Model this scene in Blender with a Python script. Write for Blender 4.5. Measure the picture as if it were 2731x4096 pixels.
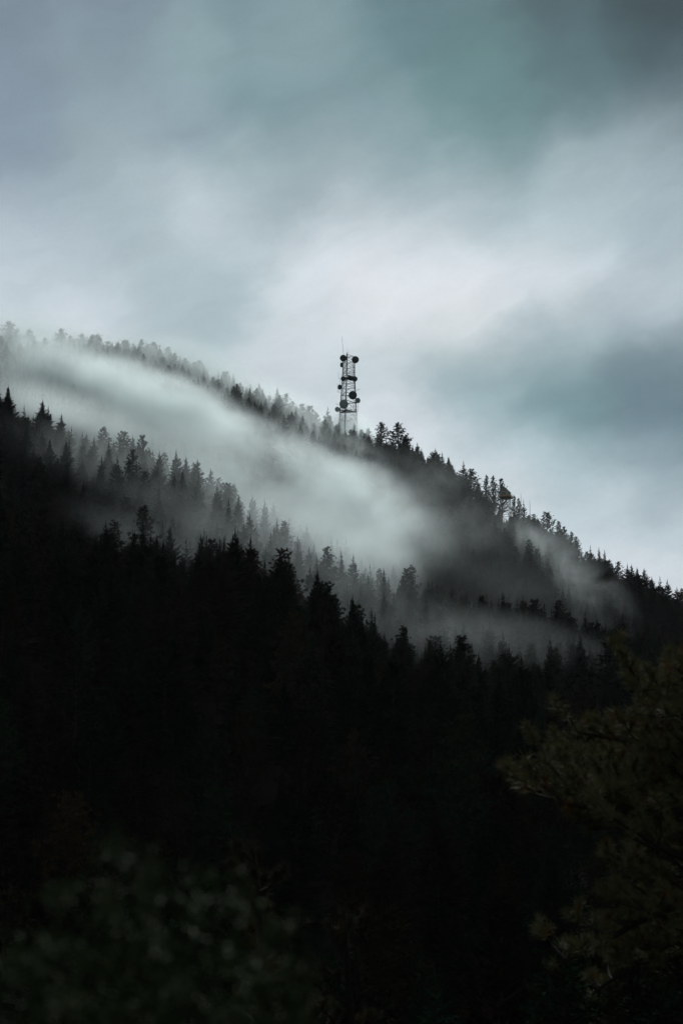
import bpy, math, random
import numpy as np
from mathutils import Vector, Matrix

# ------------------------------------------------------------------ scene, camera, sky, sun
for o in list(bpy.data.objects): bpy.data.objects.remove(o)
S = bpy.context.scene
C = S.collection
PITCH = math.radians(10.0)
FPX = 5690.0
cam_d = bpy.data.cameras.new("camera")
cam_d.sensor_fit = 'HORIZONTAL'; cam_d.sensor_width = 24.0; cam_d.lens = 50.0
cam_d.clip_start = 0.3; cam_d.clip_end = 6000
cam_d.dof.use_dof = True; cam_d.dof.focus_distance = 500; cam_d.dof.aperture_fstop = 1.4
cam = bpy.data.objects.new("camera", cam_d); C.objects.link(cam)
cam.rotation_euler = (math.pi/2 + PITCH, 0, 0)
S.camera = cam
S.view_settings.view_transform = 'Standard'
S.view_settings.look = 'None'
S.view_settings.gamma = 1.0
S.view_settings.exposure = 0.75
S.cycles.use_denoising = True
S.cycles.max_bounces = 8
S.cycles.diffuse_bounces = 2
S.cycles.glossy_bounces = 1
S.cycles.volume_bounces = 8
S.cycles.volume_step_rate = 1.0
S.cycles.volume_max_steps = 128
S.cycles.use_adaptive_sampling = True
S.cycles.adaptive_threshold = 0.02

SUN_EL, SUN_AZ = math.radians(39), math.radians(8)
sun_d = bpy.data.lights.new("sun", 'SUN'); sun_d.energy = 1.5; sun_d.angle = math.radians(14)
sun_d.color = (0.96, 1.0, 0.99)
sun = bpy.data.objects.new("sun", sun_d); C.objects.link(sun)
sun.rotation_euler = (-(math.pi/2 - SUN_EL), 0, -SUN_AZ)
sun.location = (0, 0, 400)

def s2l(c):
    return tuple(((x/255)/12.92 if x/255 <= 0.04045 else ((x/255+0.055)/1.055)**2.4) for x in c)

class NT:
    def __init__(s, tree): s.t = tree; s.n = tree.nodes; s.l = tree.links
    def node(s, typ, ins=(), **kw):
        nd = s.n.new(typ)
        for k, v in kw.items(): setattr(nd, k, v)
        for k, v in (ins.items() if isinstance(ins, dict) else enumerate(ins)):
            if v is None: continue
            if isinstance(v, bpy.types.NodeSocket): s.l.new(v, nd.inputs[k])
            else: nd.inputs[k].default_value = v
        return nd
    def m(s, op, a, b=None, c=None, clamp=False):
        return s.node('ShaderNodeMath', (a, b, c), operation=op, use_clamp=clamp).outputs[0]
    def v(s, op, a, b=None, c=None):
        nd = s.node('ShaderNodeVectorMath', (a, b, c), operation=op)
        return nd.outputs['Value'] if op in ('DISTANCE', 'LENGTH', 'DOT_PRODUCT') else nd.outputs[0]
    def noise(s, vec, scale, detail=3, rough=0.5, col=False):
        nd = s.node('ShaderNodeTexNoise', {'Vector': vec, 'Scale': scale, 'Detail': detail, 'Roughness': rough})
        return nd.outputs['Color'] if col else nd.outputs[0]

# sky: overcast cloud deck (cloud masses placed by compass direction and height) mixed over the clear Nishita sky
CLOUDS = [  # (photo x, y) -> direction, colour, spread
 (0,0,(126,143,156)),(520,60,(126,144,157)),(1050,60,(120,145,154)),(1600,80,(100,131,138)),(2150,60,(84,109,117)),(2650,60,(70,92,99)),(1300,110,(126,152,159)),(1320,350,(124,150,157)),
 (0,380,(134,151,166)),(330,270,(136,155,165)),(700,200,(143,167,173)),(1150,170,(143,168,173)),(1500,260,(114,146,152)),(1950,270,(104,138,141)),(2350,300,(92,122,129)),(2680,330,(84,108,115)),
 (0,600,(136,153,168)),(350,600,(152,170,178)),(700,480,(140,160,170)),(1100,430,(125,152,160)),(1500,520,(142,165,172)),(1950,540,(114,147,152)),(2100,600,(106,139,145)),(2350,540,(98,128,135)),(2690,440,(94,116,124)),(2700,570,(150,168,176)),
 (150,820,(160,176,186)),(600,780,(172,188,195)),(1000,720,(150,172,178)),(1500,740,(140,164,169)),(1950,730,(134,160,165)),(2200,740,(172,190,196)),(2600,640,(160,176,184)),
 (0,1000,(182,195,204)),(480,930,(156,174,182)),(850,900,(196,207,214)),(1350,880,(210,217,225)),(1800,880,(198,209,216)),(2250,900,(180,197,203)),(2660,950,(158,176,184)),
 (60,1180,(194,206,213)),(450,1120,(182,196,203)),(880,1080,(166,185,191)),(1250,1080,(205,214,221)),(1700,1060,(215,222,228)),(2150,1100,(212,219,226)),(2600,1150,(196,206,214)),
 (300,1320,(203,212,219)),(820,1250,(172,190,196)),(1180,1280,(205,215,220)),(1500,1210,(222,226,230)),(1800,1280,(224,227,230)),(2200,1330,(182,197,202)),(2600,1330,(140,160,168)),
 (1150,1480,(196,206,212)),(1500,1440,(182,196,202)),(1800,1430,(140,166,172)),(2200,1450,(118,148,155)),(2650,1500,(100,124,134)),
 (1560,1640,(208,216,222)),(1900,1620,(150,175,181)),(2250,1600,(112,144,151)),(2620,1650,(110,135,146)),
 (1750,1800,(200,210,216)),(2150,1820,(170,190,197)),(2600,1850,(145,166,175)),
 (1200,755,(150,170,175)),(1370,800,(170,186,191)),(1750,775,(150,172,177)),(1000,830,(182,196,202)),(1250,640,(137,160,166)),(1650,640,(128,156,162)),(1600,860,(206,214,221)),(1950,830,(172,189,195)),(2420,660,(160,180,186)),(2550,740,(168,184,192)),(2350,780,(176,193,199)),
 (650,850,(178,192,199)),(700,1180,(172,188,195)),(250,1020,(176,190,199)),
 (2000,2000,(204,213,219)),(2400,2030,(186,200,207)),(2700,2080,(174,189,197)),(2500,2280,(208,215,222)),(2731,2330,(206,214,221)),
]
def pix_dir(px, py):
    x, y = (px-1365.5)/FPX, (2048-py)/FPX
    d = Vector((x, math.cos(PITCH) - y*math.sin(PITCH), math.sin(PITCH) + y*math.cos(PITCH)))
    return d.normalized()
def contrast(c):
    L = sum(c)/3; k = max(0.12*L, L+(L-0.40)*0.12)/L
    return tuple(x*k for x in c)
W = bpy.data.worlds.new("World"); S.world = W; W.use_nodes = True
w = NT(W.node_tree)
for nd in list(w.n): w.n.remove(nd)
geo = w.node('ShaderNodeTexCoord').outputs['Generated']
warp = w.v('SUBTRACT', w.noise(geo, 15.0, 4, 0.55, True), (0.5, 0.5, 0.5))
warped = w.v('MULTIPLY_ADD', warp, (0.055, 0.04, 0.035), geo)
warp2 = w.v('SUBTRACT', w.noise(w.v('MULTIPLY', geo, (1, 1, 1.6)), 22.0, 3, 0.55, True), (0.5, 0.5, 0.5))
warped = w.v('MULTIPLY_ADD', warp2, (0.034, 0.02, 0.02), warped)
acc = None; wsum = 0.0006
base = tuple(0.0006*c for c in s2l((86, 99, 99)))
acc = base
for (px, py, col) in CLOUDS:
    d = w.v('DISTANCE', warped, tuple(pix_dir(px, py)))
    e = w.m('POWER', 0.0018, w.m('MULTIPLY', w.m('MULTIPLY', d, d), 190.0))
    acc = w.v('MULTIPLY_ADD', w.node('ShaderNodeCombineXYZ', (e, e, e)).outputs[0], contrast(s2l(col)), acc)
    wsum = w.m('ADD', e, wsum)
cloud = w.v('DIVIDE', acc, w.node('ShaderNodeCombineXYZ', (wsum, wsum, wsum)).outputs[0])
rot = w.node('ShaderNodeVectorRotate', {'Vector': warped, 'Axis': (0, 1, 0), 'Angle': 0.38}, rotation_type='AXIS_ANGLE').outputs[0]
stretch = w.v('MULTIPLY', rot, (1.0, 1.0, 3.4))
n1 = w.m('MULTIPLY_ADD', w.noise(stretch, 11, 7, 0.6), 0.34, 0.81)
n1b = w.m('MULTIPLY_ADD', w.noise(geo, 650, 1, 0.5), 0.07, 0.965)
n1 = w.m('MULTIPLY', n1, n1b)
cloud = w.v('MULTIPLY', cloud, w.node('ShaderNodeCombineXYZ', (n1, n1, n1)).outputs[0])
cloud = w.v('MULTIPLY', cloud, (6.1, 6.1, 6.1))          # into the Sky Texture's own units
sky = w.node('ShaderNodeTexSky', sky_type='NISHITA', sun_disc=False, sun_elevation=SUN_EL, sun_rotation=SUN_AZ)
mix = w.node('ShaderNodeMix', {0: 0.99, 6: sky.outputs[0], 7: cloud}, data_type='RGBA')
bg = w.node('ShaderNodeBackground', (mix.outputs[2], 0.1))
w.node('ShaderNodeOutputWorld', (bg.outputs[0],))
W.cycles.sampling_method = 'MANUAL'; W.cycles.sample_map_resolution = 512

# ------------------------------------------------------------------ materials
def mat(name, col, rough=0.8, var=0.25, scale=3.0, metal=0.0, spec=0.3, rnd=0.0, warm=None):
    m = bpy.data.materials.new(name); m.use_nodes = True
    t = NT(m.node_tree); b = t.n['Principled BSDF']
    b.inputs['Roughness'].default_value = rough
    b.inputs['Metallic'].default_value = metal
    b.inputs['Specular IOR Level'].default_value = spec
    obj = t.node('ShaderNodeTexCoord').outputs['Object']
    f = t.noise(obj, scale, 4, 0.6)
    a = tuple(c*(1-var) for c in col)+(1,); z = tuple(c*(1+var) for c in col)+(1,)
    out = t.node('ShaderNodeMix', {0: f, 6: a, 7: z}, data_type='RGBA').outputs[2]
    if warm:
        r = t.node('ShaderNodeObjectInfo').outputs['Random']
        k = t.m('MULTIPLY', t.m('SUBTRACT', r, 0.62), 4.0, clamp=True)
        out = t.node('ShaderNodeMix', {0: k, 6: out, 7: warm+(1,)}, data_type='RGBA').outputs[2]
        h = t.m('MULTIPLY_ADD', t.m('POWER', t.m('FRACT', t.m('MULTIPLY', r, 17.3)), 2.0), 2.0, 0.5)
        out = t.v('MULTIPLY', out, t.node('ShaderNodeCombineXYZ', (h, h, h)).outputs[0])
    t.l.new(out, b.inputs['Base Color'])
    return m
M = {}
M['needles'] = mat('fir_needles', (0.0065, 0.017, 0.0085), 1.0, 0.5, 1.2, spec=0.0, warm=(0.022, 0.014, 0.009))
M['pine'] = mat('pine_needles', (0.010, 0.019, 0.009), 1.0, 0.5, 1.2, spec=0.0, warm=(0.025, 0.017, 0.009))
M['bark'] = mat('bark', (0.035, 0.025, 0.019), 0.95, 0.5, 6, spec=0.1)
M['snag'] = mat('dead_wood', (0.10, 0.09, 0.08), 0.9, 0.3, 6)
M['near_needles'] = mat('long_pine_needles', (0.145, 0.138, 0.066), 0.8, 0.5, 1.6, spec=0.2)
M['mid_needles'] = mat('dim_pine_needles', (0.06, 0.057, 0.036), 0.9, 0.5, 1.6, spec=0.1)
M['near_brown'] = mat('dry_pine_needles', (0.20, 0.09, 0.03), 0.85, 0.4, 3)
M['near_bark'] = mat('branch_bark', (0.020, 0.015, 0.012), 0.95, 0.4, 20)
M['bush'] = mat('shrub_leaves', (0.052, 0.070, 0.028), 0.8, 0.5, 4, spec=0.2)
M['bush_dry'] = mat('shrub_dry_leaves', (0.10, 0.045, 0.014), 0.8, 0.4, 4)
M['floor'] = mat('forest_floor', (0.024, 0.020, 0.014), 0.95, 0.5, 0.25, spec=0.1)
M['steel'] = mat('galvanised_steel', (0.035, 0.045, 0.055), 0.6, 0.3, 1.5, metal=0.3)
M['dish'] = mat('dark_radome', (0.075, 0.095, 0.11), 0.75, 0.2, 1.2)
M['dish_pale'] = mat('pale_radome', (0.40, 0.47, 0.47), 0.7, 0.12, 1.2)
M['red'] = mat('red_marking', (0.22, 0.02, 0.02), 0.6, 0.2, 4)
M['wall'] = mat('cabin_wall', (0.76, 0.80, 0.78), 0.8, 0.15, 3)
M['white'] = mat('white_gable_board', (0.75, 0.78, 0.76), 0.7, 0.1, 3)
M['timber'] = mat('weathered_timber', (0.16, 0.095, 0.062), 0.9, 0.3, 4)
M['deck'] = mat('orange_stained_timber', (0.75, 0.28, 0.08), 0.8, 0.25, 4)
M['roof'] = mat('metal_roofing', (0.22, 0.26, 0.28), 0.6, 0.2, 3)
M['glass'] = mat('window_glass', (0.30, 0.36, 0.38), 0.12, 0.1, 2, spec=0.6)
M['rock'] = mat('pale_granite', (0.58, 0.58, 0.55), 0.9, 0.45, 0.6)

def tag(o, label=None, cat=None, group=None, kind=None):
    if label: o['label'] = label
    if cat: o['category'] = cat
    if group: o['group'] = group
    if kind: o['kind'] = kind
    return o

def link(name, me, parent=None, loc=None):
    o = bpy.data.objects.new(name, me); C.objects.link(o)
    if parent: o.parent = parent
    if loc is not None: o.location = loc
    return o

def mesh_np(name, V, F, material, mats=None, smooth=False, extra=None):
    """V (n,3); F (m,3) triangles or (m,4) quads"""
    me = bpy.data.meshes.new(name)
    V = np.asarray(V, np.float32); F = np.asarray(F, np.int32)
    k = F.shape[1]
    me.vertices.add(len(V)); me.vertices.foreach_set('co', V.ravel())
    me.loops.add(F.size); me.loops.foreach_set('vertex_index', F.ravel())
    me.polygons.add(len(F)); me.polygons.foreach_set('loop_start', np.arange(0, F.size, k, dtype=np.int32))
    if mats is not None: me.polygons.foreach_set('material_index', np.asarray(mats, np.int32))
    if smooth: me.polygons.foreach_set('use_smooth', np.ones(len(F), bool))
    me.materials.append(material)
    for e in (extra or []): me.materials.append(e)
    me.update(calc_edges=True); me.validate()
    return me

class MB:
    """collects boxes, tubes, lathes into one mesh"""
    def __init__(s): s.V = []; s.F = []
    def add(s, vs, fs):
        b = len(s.V); s.V += [tuple(v) for v in vs]; s.F += [tuple(b+i for i in f) for f in fs]
    def tube(s, a, b, ra, rb=None, n=5, cap=True):
        a, b = Vector(a), Vector(b); rb = ra if rb is None else rb
        d = b-a
        if d.length < 1e-6: return
        q = d.to_track_quat('Z', 'Y'); vs = []
        for p, r in ((a, ra), (b, rb)):
            for i in range(n):
                t = 2*math.pi*i/n
                vs.append(p + q @ Vector((r*math.cos(t), r*math.sin(t), 0)))
        fs = [(i, (i+1) % n, n+(i+1) % n, n+i) for i in range(n)]
        if cap: fs += [tuple(range(n))[::-1], tuple(range(n, 2*n))]
        s.add(vs, fs)
    def path(s, pts, rs, n=6):
        for i in range(len(pts)-1): s.tube(pts[i], pts[i+1], rs[i], rs[i+1], n)
    def box(s, c, size, rz=0, mtx=None):
        x, y, z = (v/2 for v in size)
        vs = [Vector((a*x, b*y, d*z)) for a in (-1, 1) for b in (-1, 1) for d in (-1, 1)]
        R = Matrix.Rotation(rz, 3, 'Z') if mtx is None else mtx
        vs = [R @ v + Vector(c) for v in vs]
        s.add(vs, [(0, 1, 3, 2), (4, 6, 7, 5), (0, 4, 5, 1), (2, 3, 7, 6), (0, 2, 6, 4), (1, 5, 7, 3)])
    def lathe(s, c, axis, prof, n=20):
        q = Vector(axis).to_track_quat('Z', 'Y'); vs = []; fs = []
        for (r, h) in prof:
            for i in range(n):
                t = 2*math.pi*i/n
                vs.append(Vector(c) + q @ Vector((max(r, 1e-3)*math.cos(t), max(r, 1e-3)*math.sin(t), h)))
        for k in range(len(prof)-1):
            for i in range(n):
                fs.append((k*n+i, k*n+(i+1) % n, (k+1)*n+(i+1) % n, (k+1)*n+i))
        fs += [tuple(range(n))[::-1], tuple(range((len(prof)-1)*n, len(prof)*n))]
        s.add(vs, fs)
    def build(s, name, material, parent=None, loc=None, smooth=False):
        me = bpy.data.meshes.new(name); me.from_pydata(s.V, [], s.F); me.materials.append(material); me.update()
        if smooth:
            for p in me.polygons: p.use_smooth = len(p.vertices) <= 4
        return link(name, me, parent, loc)

# ------------------------------------------------------------------ terrain
def P(px, py, r):
    """the world point seen at photo position (px, py) at ground distance r"""
    d = pix_dir(px, py); k = r/math.hypot(d.x, d.y)
    return d*k
def to_pix(p):
    f = p[1]*math.cos(PITCH)+p[2]*math.sin(PITCH); u = -p[1]*math.sin(PITCH)+p[2]*math.cos(PITCH)
    return (1365.5+FPX*p[0]/f, 2048-FPX*u/f, f)
def ridge(pts, r):
    a = []; z = []
    for px, py in pts:
        rr = r(px) if callable(r) else r
        q = P(px, py, rr); a.append(math.atan2(q.x, q.y)); z.append(q.z)
    return np.array(a), np.array(z)
D1 = lambda px: 590 + 50*max(0, min(1, (1000-px)/1000))
G1 = ridge([(-1500, 1330), (-600, 1370), (0, 1430), (300, 1475), (600, 1515), (900, 1625), (1100, 1700), (1250, 1765), (1375, 1795), (1500, 1850), (1700, 1935), (1900, 2025), (2050, 2110), (2200, 2190), (2350, 2280), (2500, 2365), (2731, 2470), (3100, 2640), (3700, 2850)], D1)
G2 = ridge([(-1500, 1300), (-600, 1500), (0, 1770), (200, 1905), (400, 2050), (700, 2165), (1000, 2280), (1300, 2420), (1600, 2510), (2000, 2590), (2400, 2700), (2731, 2800), (3700, 3000)], 430)
G3 = ridge([(-1500, 1800), (-600, 2000), (0, 2280), (500, 2420), (900, 2500), (1300, 2640), (1700, 2880), (2000, 2930), (2400, 2990), (2731, 3040), (3700, 3100)], 290)
def bumps(x, y):
    n = 0
    for (kx, ky, ph, am) in ((.011, .017, 1, 3.0), (.023, -.013, 2, 1.9), (.05, .031, .5, .8), (-.043, .071, 4, .7), (.11, .13, 1.3, .3), (.21, -.17, 2.2, .18)):
        n = n + am*np.sin(kx*x*2+ky*y*2+ph)
    return n
CTR = np.array([0, 3, 14, 40, 100, 165, 220, 290, 325, 430, 466, 590, 640, 760, 1000, 1500, 2400], float)
def ctrl(az):
    z1, z2, z3 = (np.interp(az, *g) for g in (G1, G2, G3))
    one = np.ones_like(z1)
    return np.stack([-1.75*one, -1.9*one, -6*one, -19*one, -28*one, -22+0.12*z3, z3*0.55-9, z3, z3-1+0.03*z2,
                     z2, z2-3, z1, z1-14, z1*.45-20, -25*one, -30*one, -30*one], -1)
def terrain(x, y):
    x = np.atleast_1d(np.asarray(x, float)); y = np.atleast_1d(np.asarray(y, float))
    r = np.hypot(x, y); az = np.arctan2(x, y)
    # the left of the far ridge lies farther off: stretch the radial coordinate there
    azl, azc = math.atan2(-1365, FPX), math.atan2(-365, FPX)
    k = np.clip((azc-az)/(azc-azl), 0, 1)
    rr = np.where(r > 466, 466+(r-466)*(124/(124+50*k)), r)
    K = ctrl(az); n = len(CTR)
    h = np.diff(CTR); dl = np.diff(K, axis=-1)/h
    sl = np.zeros_like(K)
    a, b = dl[..., :-1], dl[..., 1:]
    with np.errstate(divide='ignore', invalid='ignore'):
        hm = np.where(a*b > 0, 2*a*b/(a+b), 0)
    sl[..., 1:-1] = hm; sl[..., 0] = 0; sl[..., -1] = 0
    i = np.clip(np.searchsorted(CTR, rr, 'right')-1, 0, n-2)
    t = np.clip((rr-CTR[i])/h[i], 0, 1)
    g = lambda A, j: np.take_along_axis(A, j[:, None], -1)[:, 0]
    z = (2*t**3-3*t**2+1)*g(K, i)+(t**3-2*t**2+t)*h[i]*g(sl, i)+(-2*t**3+3*t**2)*g(K, i+1)+(t**3-t**2)*h[i]*g(sl, i+1)
    fade = np.clip((r-10)/60, 0, 1)*np.clip((1500-r)/700, 0, 1)
    out = np.clip((np.abs(az)-0.6)/1.2, 0, 1)                      # the hill falls away behind the viewer
    z = z*(1-out*np.clip((r-40)/200, 0, 1)) - 0*out
    mid = 1+1.1*np.clip((r-200)/60, 0, 1)*np.clip((500-r)/50, 0, 1)
    return z + bumps(x, y)*fade*0.8*mid
def ground(x, y): return float(terrain(x, y)[0])

azs = np.concatenate([np.linspace(-math.pi, -0.4, 50)[:-1], np.linspace(-0.4, 0.4, 220), np.linspace(0.4, math.pi, 50)[1:]])
rs = np.concatenate([np.linspace(2, 40, 14)[:-1], np.linspace(40, 680, 190), np.geomspace(690, 2300, 22)])
A, R = np.meshgrid(azs, rs)
X, Y = (R*np.sin(A)).ravel(), (R*np.cos(A)).ravel()
Z = terrain(X, Y)
V = np.column_stack([X, Y, Z]); na = len(azs); nr = len(rs)
ii, jj = np.meshgrid(np.arange(nr-1), np.arange(na-1), indexing='ij')
q = (ii*na+jj).ravel()
F = np.column_stack([q, q+1, q+na+1, q+na])
V = np.vstack([V, [0, 0, -1.75]])
me = mesh_np('mountainside', V, F, M['floor'], smooth=True)
tag(link('mountainside', me), 'steep dark mountainside under the conifers', 'mountain', None, 'structure')
me = mesh_np('ground_underfoot', np.array([(2*math.sin(a), 2*math.cos(a), terrain(2*math.sin(a), 2*math.cos(a))[0]) for a in np.linspace(-math.pi, math.pi, 24)[:-1]]+[(0, 0, -1.75)]),
             np.array([(i, (i+1) % 23, 23) for i in range(23)]), M['floor'])
tag(link('ground', me), 'bare ground where the viewer stands', 'ground', None, 'structure')

# ------------------------------------------------------------------ trees
class Tri:
    def __init__(s): s.V = []; s.F = []; s.m = []
    def tri(s, a, b, c, m=0):
        n = len(s.V); s.V += [a, b, c]; s.F.append((n, n+1, n+2)); s.m.append(m)
def fir(seed, h=14.0, R=2.6, dens=1.0, bare=0.08, shape=0.85):
    rg = random.Random(seed); T = Tri(); tr = MB()
    lean = (rg.uniform(-.012, .012), rg.uniform(-.012, .012))
    ax = lambda z: np.array((lean[0]*z, lean[1]*z, z))
    tr.path([ax(-.8), ax(h*.35), ax(h*.7), ax(h*.98)], [h*.017, h*.012, h*.006, h*.001], 6)
    p1, p2, p3 = (rg.uniform(0, 6.28) for _ in range(3))
    z = h*bare
    while z < h*.985:
        u = (z-h*bare)/(h*(1-bare))
        L0 = R*(1-u)**(shape+.17)*(0.72+0.28*math.sin(min(1, u*6)*math.pi/2))+0.05
        L0 *= rg.uniform(.82, 1.12)*(1+.16*math.sin(u*9+p1)+.10*math.sin(u*23+p2))
        nb = max(4, int(rg.randint(6, 8)*dens))
        a0 = rg.uniform(0, 6.28)
        for k in range(nb):
            L = L0*rg.uniform(.62, 1.15)
            if rg.random() < .09: L *= .35
            a = a0+6.283*k/nb+rg.uniform(-.3, .3)
            L *= 1+.22*math.sin(a*2+u*4+p3)+.10*math.sin(a*3+p1)
            el = -.28+.95*u**1.5+rg.uniform(-.12, .12)
            d = np.array((math.cos(a), math.sin(a), 0)); sd = np.array((-math.sin(a), math.cos(a), 0))
            p0 = ax(z+rg.uniform(-.15, .15))
            pt = lambda t: p0+d*(L*t*math.cos(el))+np.array((0, 0, L*(math.sin(el)*t+.22*t*t)))
            nt = 3+int(L*2.6)
            for j in range(nt+1):
                t = .16+.84*j/nt; p = pt(t)
                w = (.50*L*(1-t)+.26*min(1, L/1.3))*rg.uniform(.7, 1.2)
                for sg in (-1, 1):
                    o = sd*sg*w*.85+d*w*.65+np.array((0, 0, rg.uniform(-.22, .05)*w))
                    b = d*.16*rg.uniform(.8, 1.5)*min(1, L/.9)
                    hz = np.array((0, 0, .10*min(1, L/1.0)))
                    T.tri(p-b, p+b, p+o)
                    T.tri(p+hz-b*.4, p-hz*1.6, p+o*.8+np.array((0, 0, -.1)))
            T.tri(pt(.85)+sd*.14*min(1, L), pt(.85)-sd*.14*min(1, L), pt(1.12))
        z += h*.027*rg.uniform(.8, 1.25)*(1 if dens >= 1 else 1.3)
    for k in range(4):
        a = k*1.57
        p = ax(h*.96); T.tri(p+np.array((math.cos(a)*.12, math.sin(a)*.12, -.35)), p-np.array((math.cos(a)*.12, math.sin(a)*.12, .35)), ax(h*1.045))
    return T, tr
def clump(T, rg, c, r, n, up=0.25, m=0, wid=.13):
    for i in range(n):
        v = np.array([rg.gauss(0, 1) for _ in range(3)]); v /= np.linalg.norm(v)+1e-6
        v[2] = v[2]*.75+up
        s = np.array([rg.gauss(0, 1) for _ in range(3)]); s = np.cross(v, s); s /= np.linalg.norm(s)+1e-6
        L = r*rg.uniform(.6, 1.15); b = c+v*r*.1
        T.tri(b-s*wid, b+s*wid, c+v*L, m)
def pine(seed, h=15.0, R=2.8, bare=.3, nbr=46, cl=.5, top=1.0, n=12):
    rg = random.Random(seed); T = Tri(); tr = MB()
    cx = [rg.uniform(-.3, .3) for _ in range(4)]
    ax = lambda z: np.array((cx[0]*math.sin(z/h*2.4), cx[1]*math.sin(z/h*2.8), z))
    zs = [-.8]+[h*i/8 for i in range(1, 9)]
    tr.path([ax(z) for z in zs], [h*.018*(1-.93*i/8) for i in range(9)], 6)
    for i in range(nbr):
        u = (i+rg.random())/nbr; z = h*(bare+(1-bare)*u)
        L = R*(math.sin(min(1, (u+.12)*1.9)*math.pi/2)*(1-u)**.85*top+.18)*rg.uniform(.55, 1.2)
        a = i*2.4+rg.uniform(-.6, .6); el = -.15+.9*u+rg.uniform(-.2, .25)
        d = np.array((math.cos(a)*math.cos(el), math.sin(a)*math.cos(el), math.sin(el)))
        p0 = ax(z); k = max(2, int(L/.42))
        bend = np.array((0, 0, .3*L))
        prev = p0; r0 = .035+.012*L
        for j in range(1, k+1):
            t = j/k; p = p0+d*L*t+bend*t*t
            tr.tube(prev, p, r0*(1.05-t*.8), r0*(1.05-(t+.1)*.8), 4, False); prev = p
            if t > .3:
                off = np.array([rg.uniform(-1, 1), rg.uniform(-1, 1), rg.uniform(-.4, .8)])*cl*.75*(1.1-.3*t)
                clump(T, rg, p+off, cl*rg.uniform(.7, 1.15), n)
                if L > 1.2:
                    off = np.array([rg.uniform(-1, 1), rg.uniform(-1, 1), rg.uniform(-.3, .6)])*cl*1.3
                    clump(T, rg, p+off, cl*rg.uniform(.6, 1.), n-2)
    clump(T, rg, ax(h), cl*.8, n, .5)
    return T, tr
FIRS = [fir(11, 14, 3.7), fir(12, 14, 3.2), fir(13, 14, 4.2, 1, .05, .8), fir(14, 14, 3.9, .75, .12, .95), fir(15, 14, 2.8, 1, .08), fir(16, 14, 4.3, .8, .16, .8)]
PINES = [pine(21, 15, 3.6, .2, 80, .5), pine(22, 15, 3.9, .3, 70, .52, .95), pine(23, 15, 3.0, .16, 84, .48), pine(24, 15, 3.6, .26, 64, .5, .95), pine(25, 15, 3.7, .08, 90, .52)]
VAR = []
for i, (T, tr) in enumerate(FIRS+PINES):
    isf = i < len(FIRS)
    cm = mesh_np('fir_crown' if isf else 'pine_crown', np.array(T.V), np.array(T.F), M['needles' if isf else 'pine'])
    tm = bpy.data.meshes.new('trunk'); tm.from_pydata(tr.V, [], tr.F); tm.materials.append(M['bark']); tm.update()
    VAR.append(('fir_tree' if isf else 'pine_tree', cm, tm, 14.0 if isf else 15.0))
NF = len(FIRS)
RG = random.Random(5)
def tree(x, y, H, v, label, group=None, rz=None, wide=1.0, sink=0.0):
    kind, cm, tm, h0 = VAR[v]
    e = bpy.data.objects.new(kind, None); C.objects.link(e)
    e.location = (x, y, ground(x, y)-sink); s = H/h0
    e.scale = (s*wide, s*wide, s); e.rotation_euler = (0, 0, RG.uniform(0, 6.28) if rz is None else rz)
    link('crown', cm, e); link('trunk', tm, e)
    return tag(e, label, 'fir tree' if v < NF else 'pine tree', group)

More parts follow.
